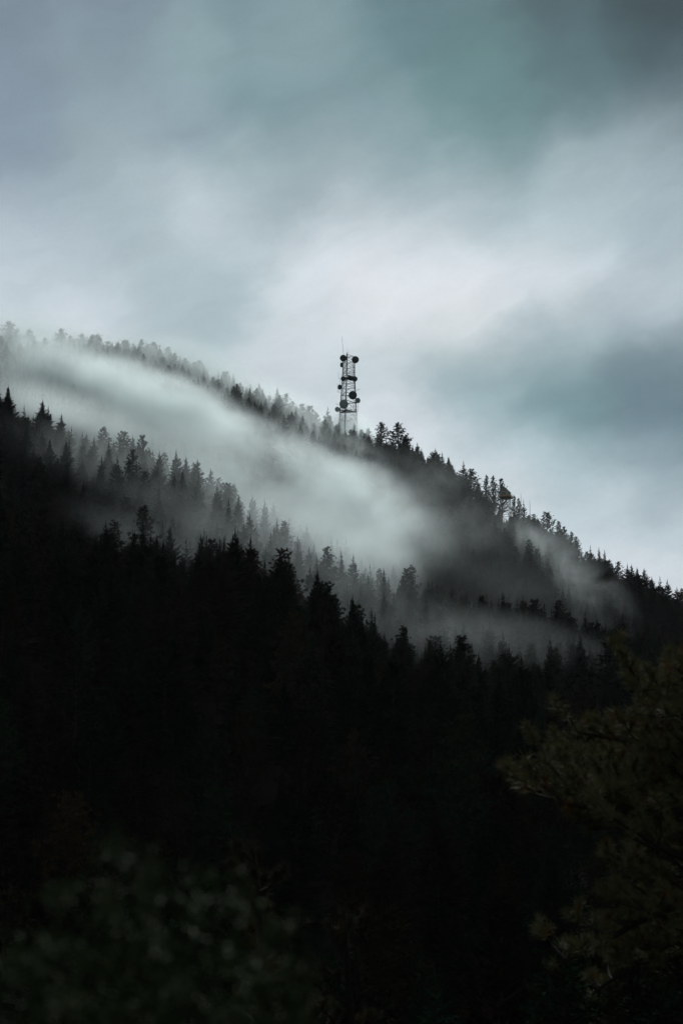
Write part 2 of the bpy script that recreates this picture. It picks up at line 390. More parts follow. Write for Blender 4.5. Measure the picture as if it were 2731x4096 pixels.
# hero trees: (photo x, y of tip, distance, height, variant, label)
HEROES = []
def hero(px, tip, r, v, label, H=None, wide=1.0):
    """stands where its tip shows at (px, tip): height follows from the ground there"""
    q = P(px, tip, r); g = ground(q.x, q.y)
    h = max(5.0, q.z-g) if H is None else H
    o = tree(q.x, q.y, h, v, label, None, None, wide, sink=0 if H is None else (g+H-q.z))
    HEROES.append((q.x, q.y)); return o
FI = dict(a=0, b=1, c=2, d=3, e=4, f=5); PI_ = dict(a=6, b=7, c=8, d=9, e=10)
HL = [
 (1419, 1690, 583, 4, 'slender fog-veiled fir standing just right of the lattice tower foot', 1.1),
 (1310, 1629, 592, 3, 'pale layered fir standing alone left of the lattice tower', 1.0),
 (1262, 1655, 594, 10, 'bushy pine on the ridge beside the lone layered fir', 1.0),
 (1472, 1718, 588, 10, 'misty grey pine just left of the two tall dark ridge pines', .9),
 (1527, 1698, 584, 7, 'tall round-topped ridge pine with bare lower trunk, left of the darkest one', .9),
 (1594, 1697, 580, 6, 'darkest and bulkiest pine on the skyline right of the tower', 1.2),
 (1622, 1745, 582, 8, 'narrow pine leaning on the right flank of the darkest skyline pine', .9),
 (1669, 1771, 584, 0, 'grey pointed fir on the skyline between dark pine and pale pair', 1.05),
 (1650, 1838, 566, 2, 'small brown-black fir in front of the dark skyline pines', 1.1),
 (1616, 1856, 566, 0, 'stubby dark fir just left of the small brown-black one', 1.1),
 (1741, 1795, 588, 5, 'broad pale fir, taller of the pale pair on the skyline', 1.2),
 (1768, 1809, 590, 1, 'thin pale fir, slimmer of the pale pair on the skyline', .9),
 (1793, 1828, 588, 2, 'pale cone-shaped fir right of the pale skyline pair', 1.1),
 (1752, 1906, 566, 0, 'little dark fir alone below the pale skyline pair', 1.0),
 (1797, 1893, 566, 4, 'dark spire fir in thin mist below the pale cone-shaped fir', 1.3),
 (1851, 1845, 588, 3, 'airy fir with sky gaps through its lower branches', 1.15),
 (1885, 1880, 586, 10, 'rounded pine crown on the skyline right of the airy fir', 1.2),
 (1946, 1908, 588, 8, 'thin see-through pine uphill of the lookout cabin', .9),
 (1972, 1912, 598, 6, 'dark pine top rising behind the lookout cabin roof', .8),
 (2003, 1920, 600, 9, 'tufted pine top touching the lookout cabin ridge', .8),
 (1958, 2000, 570, 1, 'black fir in front of the cabin stilts, on their left', .9),
 (2056, 1990, 600, 8, 'pine peeping out behind the cabin deck rail', .8),
 (2072, 2000, 590, 8, 'small pine between the cabin and the dead snags', .8),
 (2094, 1998, 588, 3, 'open-branched fir at the foot of the taller snag', .9),
 (2190, 2055, 588, 7, 'pale flat-topped pine right of the bare snags', 1.0),
 (2135, 2060, 590, 9, 'thin misty pine next to the second snag', .9),
 (2232, 2092, 588, 8, 'small misty pine downhill of the flat-topped pine', .8),
 (2254, 2112, 588, 10, 'dense pine further down the right ridge', .8),
 (2286, 2134, 588, 8, 'dark-tipped pine on the mid right ridge', .8),
 (2305, 2152, 586, 10, 'second dark-tipped pine below the first on the right ridge', .8),
 (2362, 2184, 588, 3, 'fir with pale frosted top on the right ridge', 1.0),
 (2394, 2192, 588, 4, 'first of two close slim firs on the right ridge', 1.1),
 (2416, 2202, 588, 4, 'second of two close slim firs, the lower one', 1.1),
 (2438, 2245, 586, 6, 'dark pine leaning out over the right ridge gap', .9),
 (2472, 2252, 590, 9, 'open curly-crowned pine above the gap in the right ridge', .9),
 (2508, 2257, 588, 0, 'left one of the black twin firs on the right ridge', .9),
 (2526, 2260, 586, 2, 'right one of the black twin firs on the right ridge', .9),
 (2548, 2272, 586, 2, 'blunt black fir right of the black twins', 1.0),
 (2574, 2276, 586, 2, 'broad black fir with ragged right side near frame edge', 1.1),
 (2607, 2308, 586, 5, 'low black fir before the notch in the lower ridge', .9),
 (2640, 2308, 588, 3, 'layered black fir above the notch in the lower ridge', 1.0),
 (2668, 2320, 586, 0, 'pointed black fir right of the layered one', 1.0),
 (2706, 2350, 586, 5, 'black fir at the right end of the ridge', 1.1),
 (2728, 2362, 590, 8, 'last black tree top on the ridge, cut by the frame', 1.0),
 # ridge left of the tower
 (1235, 1628, 594, 7, 'hazy pine left of the lone layered fir', .9),
 (1208, 1620, 592, 10, 'dark hazy pine in the clump on the ridge left of tower', 1.0),
 (1172, 1612, 592, 6, 'wide hazy pine in the middle of the ridge clump', 1.0),
 (1143, 1580, 592, 9, 'rounded hazy pine behind the dark spire fir', .9),
 (1109, 1552, 592, 1, 'dark spire fir, tallest left of the tower', 1.1),
 (1036, 1531, 600, 0, 'grey-green pointed fir half lost in cloud', 1.1),
 (1002, 1534, 602, 1, 'small pointed fir half lost in cloud', 1.1),
 (972, 1545, 604, 2, 'faint fir at the edge of the cloud', 1.0),
 (935, 1498, 606, 4, 'faint spire above the cloud edge', 1.2),
 (905, 1492, 608, 10, 'faint rounded tree beside the cloud-edge spire', 1.0),
 (800, 1450, 618, 10, 'ghostly wide tree on the clouded ridge', 1.1),
 (675, 1398, 622, 8, 'ghostly tree with a forked top on the clouded ridge', 1.0),
 (612, 1376, 628, 6, 'ghostly tall pine in the middle of the clouded ridge', 1.2),
 (500, 1368, 630, 6, 'ghostly broad pine on the clouded ridge', 1.1),
 (432, 1370, 632, 9, 'ghostly pine left of the broad one', 1.0),
 (375, 1345, 634, 7, 'ghostly pine with split crown on the upper clouded ridge', 1.1),
 (326, 1342, 636, 6, 'ghostly tall pine beside a gap in the clouded ridge', 1.1),
 (245, 1322, 638, 6, 'ghostly pine between two gaps on the upper clouded ridge', 1.1),
 (120, 1325, 640, 6, 'ghostly pine near the top left of the ridge', 1.1),
 (40, 1300, 642, 7, 'highest ghostly pine at the left frame edge', 1.2),
 # trees standing out of the fog, middle spur
 (1226, 1846, 545, 1, 'solitary dark fir right of the pale rock outcrop', 1.3),
 (130, 1712, 440, 0, 'pointed dark fir above the left mid slope', 1.0),
 (310, 1850, 438, 4, 'narrow dark fir on the left mid slope', 1.1),
 (455, 1845, 470, 3, 'fog-grey fir behind the left mid slope', 1.0),
 (525, 1898, 436, 0, 'dark fir with feathery tip at the start of the middle row', 1.0),
 (590, 1935, 434, 2, 'cone-shaped dark fir in the middle row', 1.0),
 (708, 1966, 434, 0, 'dusky fir with a pointed tip in the middle row', 1.0),
 (752, 1982, 450, 1, 'greyer fir half hidden in the middle row', 1.0),
 (863, 1999, 420, 3, 'big dark fir with layered boughs against the fog', 1.05),
 (900, 2035, 424, 0, 'dark companion fir on the right of the big layered one', 1.0),
 (962, 2033, 455, 0, 'pale fir just right of the big dark pair', .9),
 (1094, 2066, 445, 5, 'grey open-branched fir rising from the fog', 1.0),
 (1134, 2112, 447, 1, 'small grey fir beside the open-branched one', 1.0),
 (1244, 2154, 440, 1, 'isolated grey-green spire fir in front of white fog', 1.25),
 (1316, 2230, 425, 0, 'dark fir left of the tall central spire', 1.0),
 (1382, 2160, 425, 1, 'tall central spire fir below the tower', 1.3),
 (1440, 2232, 445, 1, 'hazy slim fir right of the central spire', 1.0),
 (1495, 2238, 425, 3, 'sunlit-green fir with ragged boughs right of centre', 1.1),
 (1575, 2264, 423, 2, 'wide pale fir with sloping right side, right of centre', 1.1),
 (1705, 2356, 415, 0, 'dark fir at the right end of the white fog', 1.0),
 (1770, 2368, 415, 6, 'rounded dark pine beside it in thin mist', 1.0),
 (1895, 2440, 400, 7, 'tufted pine in the lilac mist of the lower slope', 1.0),
 (2032, 2412, 405, 2, 'dark blunt fir standing above the right lower slope', 1.1),
 (2300, 2520, 385, 0, 'pointed fir on the lower slope under the right ridge', 1.1),
 # nearer tier
 (908, 2232, 310, 9, 'nearer black pine with tufted column top', 1.0),
 (838, 2290, 300, 8, 'black pine with two small tufts, left of the column-topped pine', 1.0),
 (1110, 2312, 300, 7, 'big round-headed black pine in the near tier', 1.1),
 (1286, 2375, 300, 5, 'black fir with ragged top right of the round-headed pine', 1.0),
 (1340, 2400, 295, 8, 'tapering black pine next to the ragged fir', 1.0),
 (1040, 2300, 305, 10, 'black pine filling the gap left of the round-headed one', 1.0),
 (1486, 2565, 285, 1, 'slim black spire left of the lower mist', 1.0),
 (1612, 2520, 300, 8, 'grey tufted pine in lilac mist, near tier', 1.0),
 (1692, 2668, 270, 8, 'first black pine of the row under the lilac mist', 1.0),
 (1740, 2672, 268, 10, 'second black pine of the row under the lilac mist', 1.0),
 (1854, 2628, 268, 9, 'tallest black pine of the row under the lilac mist', .9),
 (1920, 2700, 268, 8, 'short black pine right of the row leader', 1.0),
 (1984, 2680, 265, 10, 'rounded black pine at the right end of the row', 1.0),
 (2440, 2590, 300, 10, 'dark bushy pine above the foreground pine', 1.1),
 (2530, 2640, 290, 10, 'lower dark pine touching the foreground pine', 1.1),
]
for (px, tip, r, v, lab, wd) in HL: hero(px, tip, r, v, lab, None, wd*(.92 if 1930 < px < 2110 else 1.28 if r > 540 else 1.12))

# exclusion zones (world xy, radius)
TOW = P(1393, 1800, 592); CAB = P(2022, 2070, 584); CRAG = P(1140, 1845, 548)
cand = []
rg = random.Random(77)
yy = 40.0
pts = []
R_ = 40.0
while R_ < 655:
    sp = 4.1+ (1.9 if R_ < 250 else 0.7 if R_ < 470 else 0)
    naz = int(0.60*R_/sp)
    for i in range(naz):
        az = -0.30+0.60*(i+rg.uniform(0.05, .95))/naz; r = R_+rg.uniform(-.5, .5)*sp
        pts.append((r*math.sin(az), r*math.cos(az)))
    R_ += sp
hx = np.array(HEROES)
def clear(x, y, c, rad, front=0):
    dx, dy = x-c.x, y-c.y
    return dx*dx+dy*dy < rad*rad or (abs(dx) < rad*.8 and -front < dy < 0)
for (x, y) in pts:
    r = math.hypot(x, y)
    if np.min((hx[:, 0]-x)**2+(hx[:, 1]-y)**2) < (5.0 if r > 400 else 12.0): continue
    if clear(x, y, TOW, 6) or clear(x, y, CAB, 5, 14) or clear(x, y, CRAG, 7, 22): continue
    if r < 78: continue
    g = ground(x, y)
    if r < 250: H = rg.uniform(11, 19)
    elif r < 460: H = rg.uniform(11, 18.5)
    else: H = rg.uniform(7.5, 12)
    if rg.random() < .28: H *= rg.uniform(.5, .85)
    px, py, f = to_pix((x, y, g+H))
    pb = to_pix((x, y, g))[1]
    if abs(px-2025) < 75 and r > 540 and r < 584 and py < 2050:
        H *= .45; py = to_pix((x, y, g+H))[1]
    # keep the skyline where the photograph has it
    if r > 560:
        H = rg.uniform(9, 13.5) if px < 1000 and r > 600 else min(H, rg.uniform(7, 11.5)) if r < 700 else H
    if r > 480 and rg.random() < (0.6 if px > 1500 else .45): v = rg.choice((6, 8, 8, 10, 9, 1, 3))
    else: v = rg.choice((0, 1, 2, 3, 4, 5, 0, 2, 1, 8, 10)) if r > 200 else rg.choice((0, 1, 2, 3, 5, 6, 7, 9, 10))
    inside = -120 < px < 2850 and py < 4150
    cand.append((H/r if inside else 0, x, y, g, H, v, px, py, r, rg.uniform(1.0, 1.5) if r > 540 else rg.uniform(.9, 1.3)))
cand.sort(key=lambda c: -c[0])
IND = 215
def zone(px, py, r):
    if py > 3150: a = 'in the bottom hollow'
    elif py > 2800: a = 'on the lowest dark slope'
    elif py > 2450: a = 'on the dark near slope'
    else: a = 'on the near slope top'
    b = ('near the left edge' if px < 350 else 'above the blurred shrub' if px < 1000 else 'left of the middle' if px < 1365 else
         'right of the middle' if px < 1850 else 'behind the foreground pine' if px > 2250 else 'left of the foreground pine')
    return a+', '+b
for c in cand[:IND]:
    _, x, y, g, H, v, px, py, r, wd = c
    size = 'short' if H < 11 else 'tall' if H > 15.5 else 'middling'
    kind = 'fir' if v < NF else 'pine'
    z = zone(px, py, r)
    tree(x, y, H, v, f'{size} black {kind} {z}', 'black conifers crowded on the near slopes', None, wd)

# the rest of the wood: one mass of uncountable far trees, planted from the same crowns and trunks
rest = cand[IND:]
me = bpy.data.meshes.new('forest')
me.vertices.add(len(rest))
me.vertices.foreach_set('co', np.array([(c[1], c[2], c[3]) for c in rest], np.float32).ravel())
def attr(n, typ, vals):
    a = me.attributes.new(n, typ, 'POINT'); a.data.foreach_set('value', vals)
attr('vi', 'INT', np.array([c[5] for c in rest], np.int32))
attr('sc', 'FLOAT', np.array([c[4]/VAR[c[5]][3] for c in rest], np.float32))
attr('rz', 'FLOAT', np.array([rg.uniform(0, 6.28) for c in rest], np.float32))
attr('wd', 'FLOAT', np.array([c[9] for c in rest], np.float32))
me.update()
forest = link('forest', me); tag(forest, 'dense conifer wood covering the misty mountainside', 'forest', None, 'stuff')
ng = bpy.data.node_groups.new('forest_planting', 'GeometryNodeTree')
ng.interface.new_socket('Geometry', in_out='INPUT', socket_type='NodeSocketGeometry')
ng.interface.new_socket('Geometry', in_out='OUTPUT', socket_type='NodeSocketGeometry')
g = NT(ng)
gi = g.node('NodeGroupInput'); go = g.node('NodeGroupOutput')
first = {}
for o in C.objects:
    if o.type == 'MESH': first.setdefault(o.data.name, o)
jl = g.node('GeometryNodeJoinGeometry')
srcs = []
for (kind, cm, tm, h0) in VAR:
    j = g.node('GeometryNodeJoinGeometry')
    for mm in (tm, cm):
        oi = g.node('GeometryNodeObjectInfo', {'Object': first[mm.name]}, transform_space='ORIGINAL')
        g.l.new(oi.outputs['Geometry'], j.inputs[0])
    gi2 = g.node('GeometryNodeGeometryToInstance'); g.l.new(j.outputs[0], gi2.inputs[0]); srcs.append(gi2)
for gi2 in reversed(srcs): g.l.new(gi2.outputs[0], jl.inputs[0])
def na(n, t): return g.node('GeometryNodeInputNamedAttribute', {'Name': n}, data_type=t).outputs[0]
sc_, rz_, wd_, vi_ = na('sc', 'FLOAT'), na('rz', 'FLOAT'), na('wd', 'FLOAT'), na('vi', 'INT')
sw = g.m('MULTIPLY', sc_, wd_)
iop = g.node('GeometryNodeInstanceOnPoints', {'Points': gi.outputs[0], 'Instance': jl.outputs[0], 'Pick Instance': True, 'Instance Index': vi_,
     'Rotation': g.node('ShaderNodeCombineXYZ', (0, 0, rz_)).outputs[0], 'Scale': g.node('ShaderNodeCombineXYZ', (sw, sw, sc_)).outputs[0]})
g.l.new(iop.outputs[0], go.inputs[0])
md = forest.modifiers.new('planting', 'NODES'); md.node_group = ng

# dead snags by the cabin
def snag(px, tip, r, seed, label):
    q = P(px, tip, r); gz = ground(q.x, q.y); h = q.z-gz; rr = random.Random(seed)
    m = MB(); b = m
    m.path([(0, 0, -.5), (.05, 0, h*.5), (.15, 0, h)], [.21, .13, .03], 6)
    for i in range(26):
        z = h*(.3+.68*i/26); a = rr.uniform(0, 6.28); L = (1-z/h)*1.6+.25; L *= rr.uniform(.5, 1.2)
        p = Vector((.15*z/h, 0, z)); d = Vector((math.cos(a), math.sin(a), .5))
        b.tube(p, p+d*L*.6, .04, .03, 4); b.tube(p+d*L*.6, p+d*L*.6+Vector((d.x, d.y, 1))*L*.4, .018, .008, 4)
    e = m.build('dead_tree', M['snag'], None, (q.x, q.y, gz))
    tag(e, label, 'dead tree')
snag(2081, 1970, 586, 1, 'taller bare grey snag right of the lookout cabin')
snag(2117, 2001, 586, 2, 'thinner bare snag, farther right of the lookout cabin')
snag(1340, 2225, 416, 3, 'bare thin snag among firs left of the central spire') if False else None

# ------------------------------------------------------------------ rocks
def rock(name, c, size, seed, label, sub=4, tilt=(0, 0, 0)):
    import bmesh
    from mathutils import noise
    bm = bmesh.new(); bmesh.ops.create_icosphere(bm, subdivisions=sub, radius=1)
    off = Vector((seed*7.1, seed*3.3, 0))
    for v in bm.verts:
        p = v.co.copy()
        cell = noise.voronoi(p*1.7+off)[0]; n = noise.fractal(p*2.5+off, 1.0, 2.2, 5)
        strat = .10*math.sin((p.z*1.3+p.x*.6)*11+3*noise.noise(p*2+off))
        v.co = p*(0.78+.35*cell[0]+.16*n+strat)
        v.co = Vector((v.co.x*size[0], v.co.y*size[1], v.co.z*size[2]))
    me = bpy.data.meshes.new(name); bm.to_mesh(me); bm.free(); me.materials.append(M['rock'])
    o = link(name, me, None, c); o.rotation_euler = tilt
    return tag(o, label, 'rock')
def rock_at(px, py, r, size, seed, label, tilt=(0, 0, 0)):
    q = P(px, py, r); rock('rock_outcrop', (q.x, q.y, ground(q.x, q.y)+size[2]*.25), size, seed, label, 5, tilt)
rock_at(1120, 1822, 552, (4.2, 3, 2.6), 1, 'pale fractured crag, main block of the outcrop in the fog', (.1, .35, .2))
rock_at(1160, 1845, 549, (4.4, 2.6, 1.7), 2, 'long pale ledge sloping down right of the main crag block', (0, .6, -.1))
rock_at(1185, 1870, 546, (3.0, 2.2, 1.5), 3, 'lower right broken block of the pale outcrop', (0, .7, 0))
rock_at(1100, 1865, 545, (2.6, 2, 1.4), 4, 'small pale boulder below the main crag block', (0, .2, .6))

# ------------------------------------------------------------------ telecom lattice tower
T0 = Vector((TOW.x, TOW.y, ground(TOW.x, TOW.y)))
tw = bpy.data.objects.new('radio_tower', None); C.objects.link(tw); tw.location = T0
tag(tw, 'grey steel lattice tower hung with round dish antennas, rising out of fog on the ridge', 'tower')
def ZX(zx, zy, dy=0.0):
    """tower-local x, z of a spot in the close-up of the photo"""
    q = P(1270+zx/4.524, 1300+zy/4.524, TOW.y+dy if False else math.hypot(TOW.x, TOW.y)) - T0
    return q.x, q.z
top_z = ZX(0, 556)[1]; kink = ZX(0, 930)[1]
def rad(z):
    if z > kink: return 2.85+(top_z-z)/(top_z-kink)*.22
    return 3.07+(kink-z)/(kink)*2.35
def axis_x(z):  # slight offset of the mast axis
    return ZX(556, 556)[0]+(top_z-z)*(-0.018)
def corner(k, z):
    a = math.radians((20, 140, 260)[k]); r = rad(z)
    return Vector((axis_x(z)+r*math.cos(a), r*math.sin(a), z))
zl = [ZX(0, y)[1] for y in (556, 665, 760, 850, 925, 1040, 1130, 1250, 1390, 1540, 1700, 1870, 2030)]
zb = zl[-1]
step = 3.4
while zb > 1.5: zb = max(0.0, zb-step); zl.append(zb)
if zl[-1] > 0: zl.append(0.0)
for k in range(3):
    m = MB()
    for a, b in zip(zl[:-1], zl[1:]): m.tube(corner(k, b), corner(k, a), .19, .19, 8, False)
    lg = m.build('leg', M['steel'], tw)
for i, (a, b) in enumerate(zip(zl[:-1], zl[1:])):
    m = MB()
    for k in range(3):
        A0, A1, B0, B1 = corner(k, a), corner((k+1) % 3, a), corner(k, b), corner((k+1) % 3, b)
        mid = (A0+A1)/2
        m.tube(A0, A1, .09, .09, 4)
        m.tube(mid, B0, .075, .075, 4); m.tube(mid, B1, .075, .075, 4)
        # secondary bracing
        q0, q1 = (mid+B0)/2, (mid+B1)/2
        hA, hB = (A0+B0)/2, (A1+B1)/2
        m.tube(q0, hA, .04, .04, 4); m.tube(q1, hB, .04, .04, 4); m.tube(q0, q1, .035, .035, 4)
        m.tube(q0, A0, .035, .035, 4); m.tube(q1, A1, .035, .035, 4)
    m.build('bracing', M['steel'], tw)
# cable ladder on the front face
m = MB()
def cab(z, dx): 
    a = corner(2, z); b = corner(1, z); p = a+(b-a)*.06+Vector((0, -.1, 0)); return p+Vector((dx, 0, 0))
zz = [top_z+.8] + [z for z in zl if z < top_z]
for dx in (-.22, 0, .22):
    for a, b in zip(zz[:-1], zz[1:]): m.tube(cab(b, dx), cab(a, dx), .06, .06, 5, False)
z = .5
while z < top_z:
    m.tube(cab(z, -.25), cab(z, .25), .03, .03, 4); z += .8
m.build('cable_ladder', M['steel'], tw)
# climbing ladder inside left leg, a run of pipes inside the right leg
for (k, off) in ((1, (.75, .1)), (0, (-.75, -.2))):
    m = MB()
    for dx in (0, .3):
        m.tube(corner(k, .5)+Vector((off[0]*1.2+dx, off[1], 0)), corner(k, top_z-.4)+Vector((off[0]+dx, off[1], 0)), .045, .045, 4)
    z = .6
    while z < top_z-.6:
        p = corner(k, z)+Vector((off[0]*(1.2-.2*z/top_z), off[1], 0)); m.tube(p, p+Vector((.3, 0, 0)), .02, .02, 4); z += .6
    m.build('ladder', M['steel'], tw)
# platforms
def platform(z, k0, k1, name, solid, depth, rail):
    m = MB(); pts = [corner(i, z) for i in range(3)]
    if solid:
        c = sum((p for p in pts), Vector())/3
        for i in range(9):
            t0 = i/9; a = pts[2]+(pts[0]-pts[2])*t0; b = pts[1]+(pts[0]-pts[1])*t0 if False else pts[1]*(1-t0)+pts[0]*t0
            m.tube(a, b, .05, .05, 4)
        n = len(m.V)
        m.add([p+Vector((0, 0, .02)) for p in pts]+[p+Vector((0, 0, .10)) for p in pts], [(2, 1, 0), (3, 4, 5), (0, 1, 4, 3), (1, 2, 5, 4), (2, 0, 3, 5)])
    for i in range(3):
        a, b = pts[i], pts[(i+1) % 3]; m.tube(a, b, .13, .13, 4)
    o = m.build(name, M['steel'], tw)
    if rail:
        m = MB()
        for i in range(3):
            a, b = pts[i], pts[(i+1) % 3]
            for h in (.55, 1.1): m.tube(a+Vector((0, 0, h)), b+Vector((0, 0, h)), .035, .035, 4)
            for t in (0.15, .38, .62, .85): m.tube(a+(b-a)*t, a+(b-a)*t+Vector((0, 0, 1.1)), .035, .035, 4)
        m.build('railing', M['steel'], o)
    return o
platform(ZX(0, 1560)[1], 0, 1, 'platform', True, 0, True)
platform(ZX(0, 1395)[1], 0, 1, 'platform', False, 0, False)
platform(ZX(0, 1250)[1], 0, 1, 'platform', False, 0, False)
zp = ZX(0, 975)[1]
m = MB()
c0, c2 = corner(2, zp), corner(0, zp)
d_ = (c2-c0); u_ = d_.normalized()
ang = math.atan2(u_.y, u_.x)
m.box((c0+d_*.55)+Vector((0, 0, .55)), (d_.length*.86, .14, 1.15), ang)
m.box((c0+d_*.5)+Vector((-.6, 1.2, .05)), (d_.length*.9, 2.2, .12), ang)
m.build('equipment_screen', M['steel'], tw)
platform(zp+1.2, 0, 1, 'platform', False, 0, False)

def dish(zx, zy, rpx, az, el, kind='dark', yo=-2.2, red=False, anchor=2, flat=False):
    x, z = ZX(zx, zy); r = rpx/43.6
    d = Vector((math.sin(math.radians(az))*math.cos(math.radians(el)), -math.cos(math.radians(az))*math.cos(math.radians(el)), math.sin(math.radians(el))))
    c = Vector((x, yo, z))
    m = MB(); L = r*.55
    m.lathe(c-d*L, d, [(r*.35, -r*.30), (r*.75, -r*.12), (r*.98, 0), (r, .02), (r, L)], 28)
    mm = M['dish'] if kind == 'dark' else M['dish_pale']
    o = m.build('dish_antenna', mm, tw, smooth=False)
    m = MB(); prof = [(r*1.0, 0)]+[(r*.99*math.cos(t), r*.26*math.sin(t)) for t in np.linspace(0.06, math.pi/2, 8)]
    m.lathe(c+d*.005, d, prof, 28)
    m.build('radome', mm, o, smooth=True)
    if red:
        m = MB(); q = d.to_track_quat('Y', 'Z'); Rm = q.to_matrix()
        ctr = c+d*(r*.25)+Rm @ Vector((r*(.28 if red == 1 else .1), 0, r*(.25 if red == 1 else 0)))
        for i in range(4):
            m.box(ctr+Rm @ Vector((-r*.2+i*r*.14, 0, (-i*r*.04) if red == 1 else 0)), (r*.1, .05, r*.12), mtx=Rm)
        m.build('red_marking', M['red'], o)
    # bracket to nearest leg
    a = corner(anchor, z); b = c-d*(L+r*.25)
    m = MB(); m.tube(b, a+Vector((0, 0, .3)), .07, .07, 5); m.tube(b, a-Vector((0, 0, .6)), .06, .06, 5)
    m.tube(a+(b-a)*.6+Vector((0, 0, -.9)), a+(b-a)*.6+Vector((0, 0, .9)), .09, .09, 6)
    m.build('bracket', M['steel'], o)
    return o
dish(460, 610, 62, -14, -3, yo=-1.4, red=1, anchor=2)
dish(685, 640, 66, 12, -3, yo=-1.6, anchor=0)
dish(425, 708, 46, -72, -3, yo=.8, anchor=1)
dish(462, 982, 46, -10, -3, yo=-1.2, red=1, anchor=1)
dish(675, 986, 49, 8, -3, yo=-1.3, anchor=0)
dish(388, 1108, 48, -62, 0, yo=1.0, anchor=1)
dish(636, 1288, 77, 4, -4, yo=-2.2, red=2, anchor=0)
dish(736, 1357, 50, 38, -2, 'pale', yo=.4, anchor=0)
dish(472, 1472, 82, -4, -4, 'pale', yo=-4.4, anchor=2)
dish(356, 1516, 47, -8, -2, 'pale', yo=.6, anchor=1)
# whips and small antennas
def whip(x0, y0, x1, y1, yy, name, r=.05, dots=()):
    a, b = ZX(x0, y0), ZX(x1, y1); m = MB()
    m.tube((a[0], yy, a[1]), (b[0], yy, b[1]), r, r*.6, 6)
    for t in dots:
        p = Vector((a[0], yy, a[1])).lerp(Vector((b[0], yy, b[1])), t); m.box(p, (.16, .16, .22))
    return m.build(name, M['steel'], tw)
whip(472, 560, 440, 222, -.6, 'whip_antenna', .07, (.3, .52, .78, .99))
whip(538, 560, 538, 455, -2.4, 'whip_antenna', .05)
whip(556, 560, 559, 462, .5, 'whip_antenna', .05)
whip(437, 640, 437, 530, 1.6, 'whip_antenna', .05)
whip(678, 600, 680, 556, .8, 'whip_antenna', .08)
def arm_antenna(pts, yy):
    m = MB(); q = [ZX(*p) for p in pts]
    for (a, b) in zip(q[:-1], q[1:]): m.tube((a[0], yy, a[1]), (b[0], yy, b[1]), .05, .05, 5)
    return m.build('side_antenna', M['steel'], tw)
arm_antenna([(378, 840), (378, 945), (445, 950)], 1.5)
arm_antenna([(432, 870), (432, 960), (455, 962)], 1.5)
arm_antenna([(405, 955), (405, 1168), (440, 1170)], 1.2)
arm_antenna([(385, 1168), (385, 1210), (430, 1214)], 1.3)
arm_antenna([(360, 1040), (360, 1195), (385, 1195)], 1.3)
arm_antenna([(733, 1300), (733, 1560), (705, 1545)], .8)
arm_antenna([(733, 1467), (705, 1467)], .8)
arm_antenna([(603, 1445), (603, 1540)], -1.2); arm_antenna([(650, 1445), (650, 1540)], -.6)
arm_antenna([(568, 850), (568, 925)], -1.5)
# yagi antennas
def yagi(x0, y0, x1, y1, yy):
    m = MB(); a, b = ZX(x0, y0), ZX(x1, y1); A_, B_ = Vector((a[0], yy, a[1])), Vector((b[0], yy, b[1]))
    m.tube(A_, B_, .03, .03, 4)
    for i in range(6):
        p = A_.lerp(B_, .15+.85*i/5); m.tube(p-Vector((.02, 0, .4)), p+Vector((.02, 0, .35)), .02, .02, 4)
    m.build('yagi_antenna', M['steel'], tw)
yagi(695, 1178, 762, 1150, .6)
yagi(385, 1440, 335, 1410, .9)
m = MB()
for k in range(3):
    p = corner(k, 0); m.box(p+Vector((0, 0, -.3)), (1.0, 1.0, 1.2))
m.build('footing', M['rock'], tw)

# ------------------------------------------------------------------ lookout cabin
q0 = P(2022, 1991, 584); gz = ground(q0.x, q0.y)
cb = bpy.data.objects.new('lookout_cabin', None); C.objects.link(cb)
FZ = q0.z-gz                                           # floor height above ground
cb.location = (q0.x-.1, q0.y, gz); cb.rotation_euler = (0, 0, math.radians(-18))
tag(cb, 'small gabled lookout cabin on crossed timber stilts with an orange deck rail', 'cabin')
hw, hd, hh = 1.75, 2.4, 2.35
m = MB()
for x in (-hw+.1, hw-.1):
    for y in (-hd, hd*.0, hd): m.tube((x*1.12, y*1.05, -1.5), (x, y, FZ-.2), .13, .12, 8)
m.build('stilt', M['timber'], cb)
m = MB()
lv = [0.2, FZ*.34, FZ*.66, FZ-.3]
for a, b in zip(lv[:-1], lv[1:]):
    for (p, q) in (((-hw, -hd), (hw, -hd)), ((hw, -hd), (hw, hd)), ((-hw, -hd), (-hw, hd)), ((-hw, hd), (hw, hd))):
        m.tube((p[0], p[1], a), (q[0], q[1], b), .07, .07, 4); m.tube((q[0], q[1]*.995, a), (p[0], p[1]*.995, b), .07, .07, 4)
        m.tube((p[0], p[1], b), (q[0], q[1], b), .08, .08, 4)
m.build('cross_bracing', M['timber'], cb)
m = MB(); m.box((0, 0, FZ-.02), (hw*2+1.5, hd*2+1.5, .16))
for x in np.linspace(-hw-.5, hw+.5, 6): m.box((x, 0, FZ-.2), (.12, hd*2+1.4, .18))
dk = m.build('deck', M['timber'], cb)
m = MB(); ex, ey = hw+.7, hd+.7
cs = [(-ex, -ey), (ex, -ey), (ex, ey), (-ex, ey)]
for i in range(4):
    a, b = Vector(cs[i]).to_3d(), Vector(cs[(i+1) % 4]).to_3d()
    for t in (0, .33, .66): m.box(a.lerp(b, t)+Vector((0, 0, FZ+.6)), (.2 if t == 0 else .12, .2 if t == 0 else .12, 1.15))
    r_ = math.atan2(b.y-a.y, b.x-a.x); L = (b-a).length
    for h, th in ((1.12, .1), (.75, .12), (.42, .12), (.14, .22)): m.box((a+b)/2+Vector((0, 0, FZ+h)), (L, .07, th), r_)
m.build('deck_rail', M['deck'], cb)
z0 = FZ+.065
m = MB()
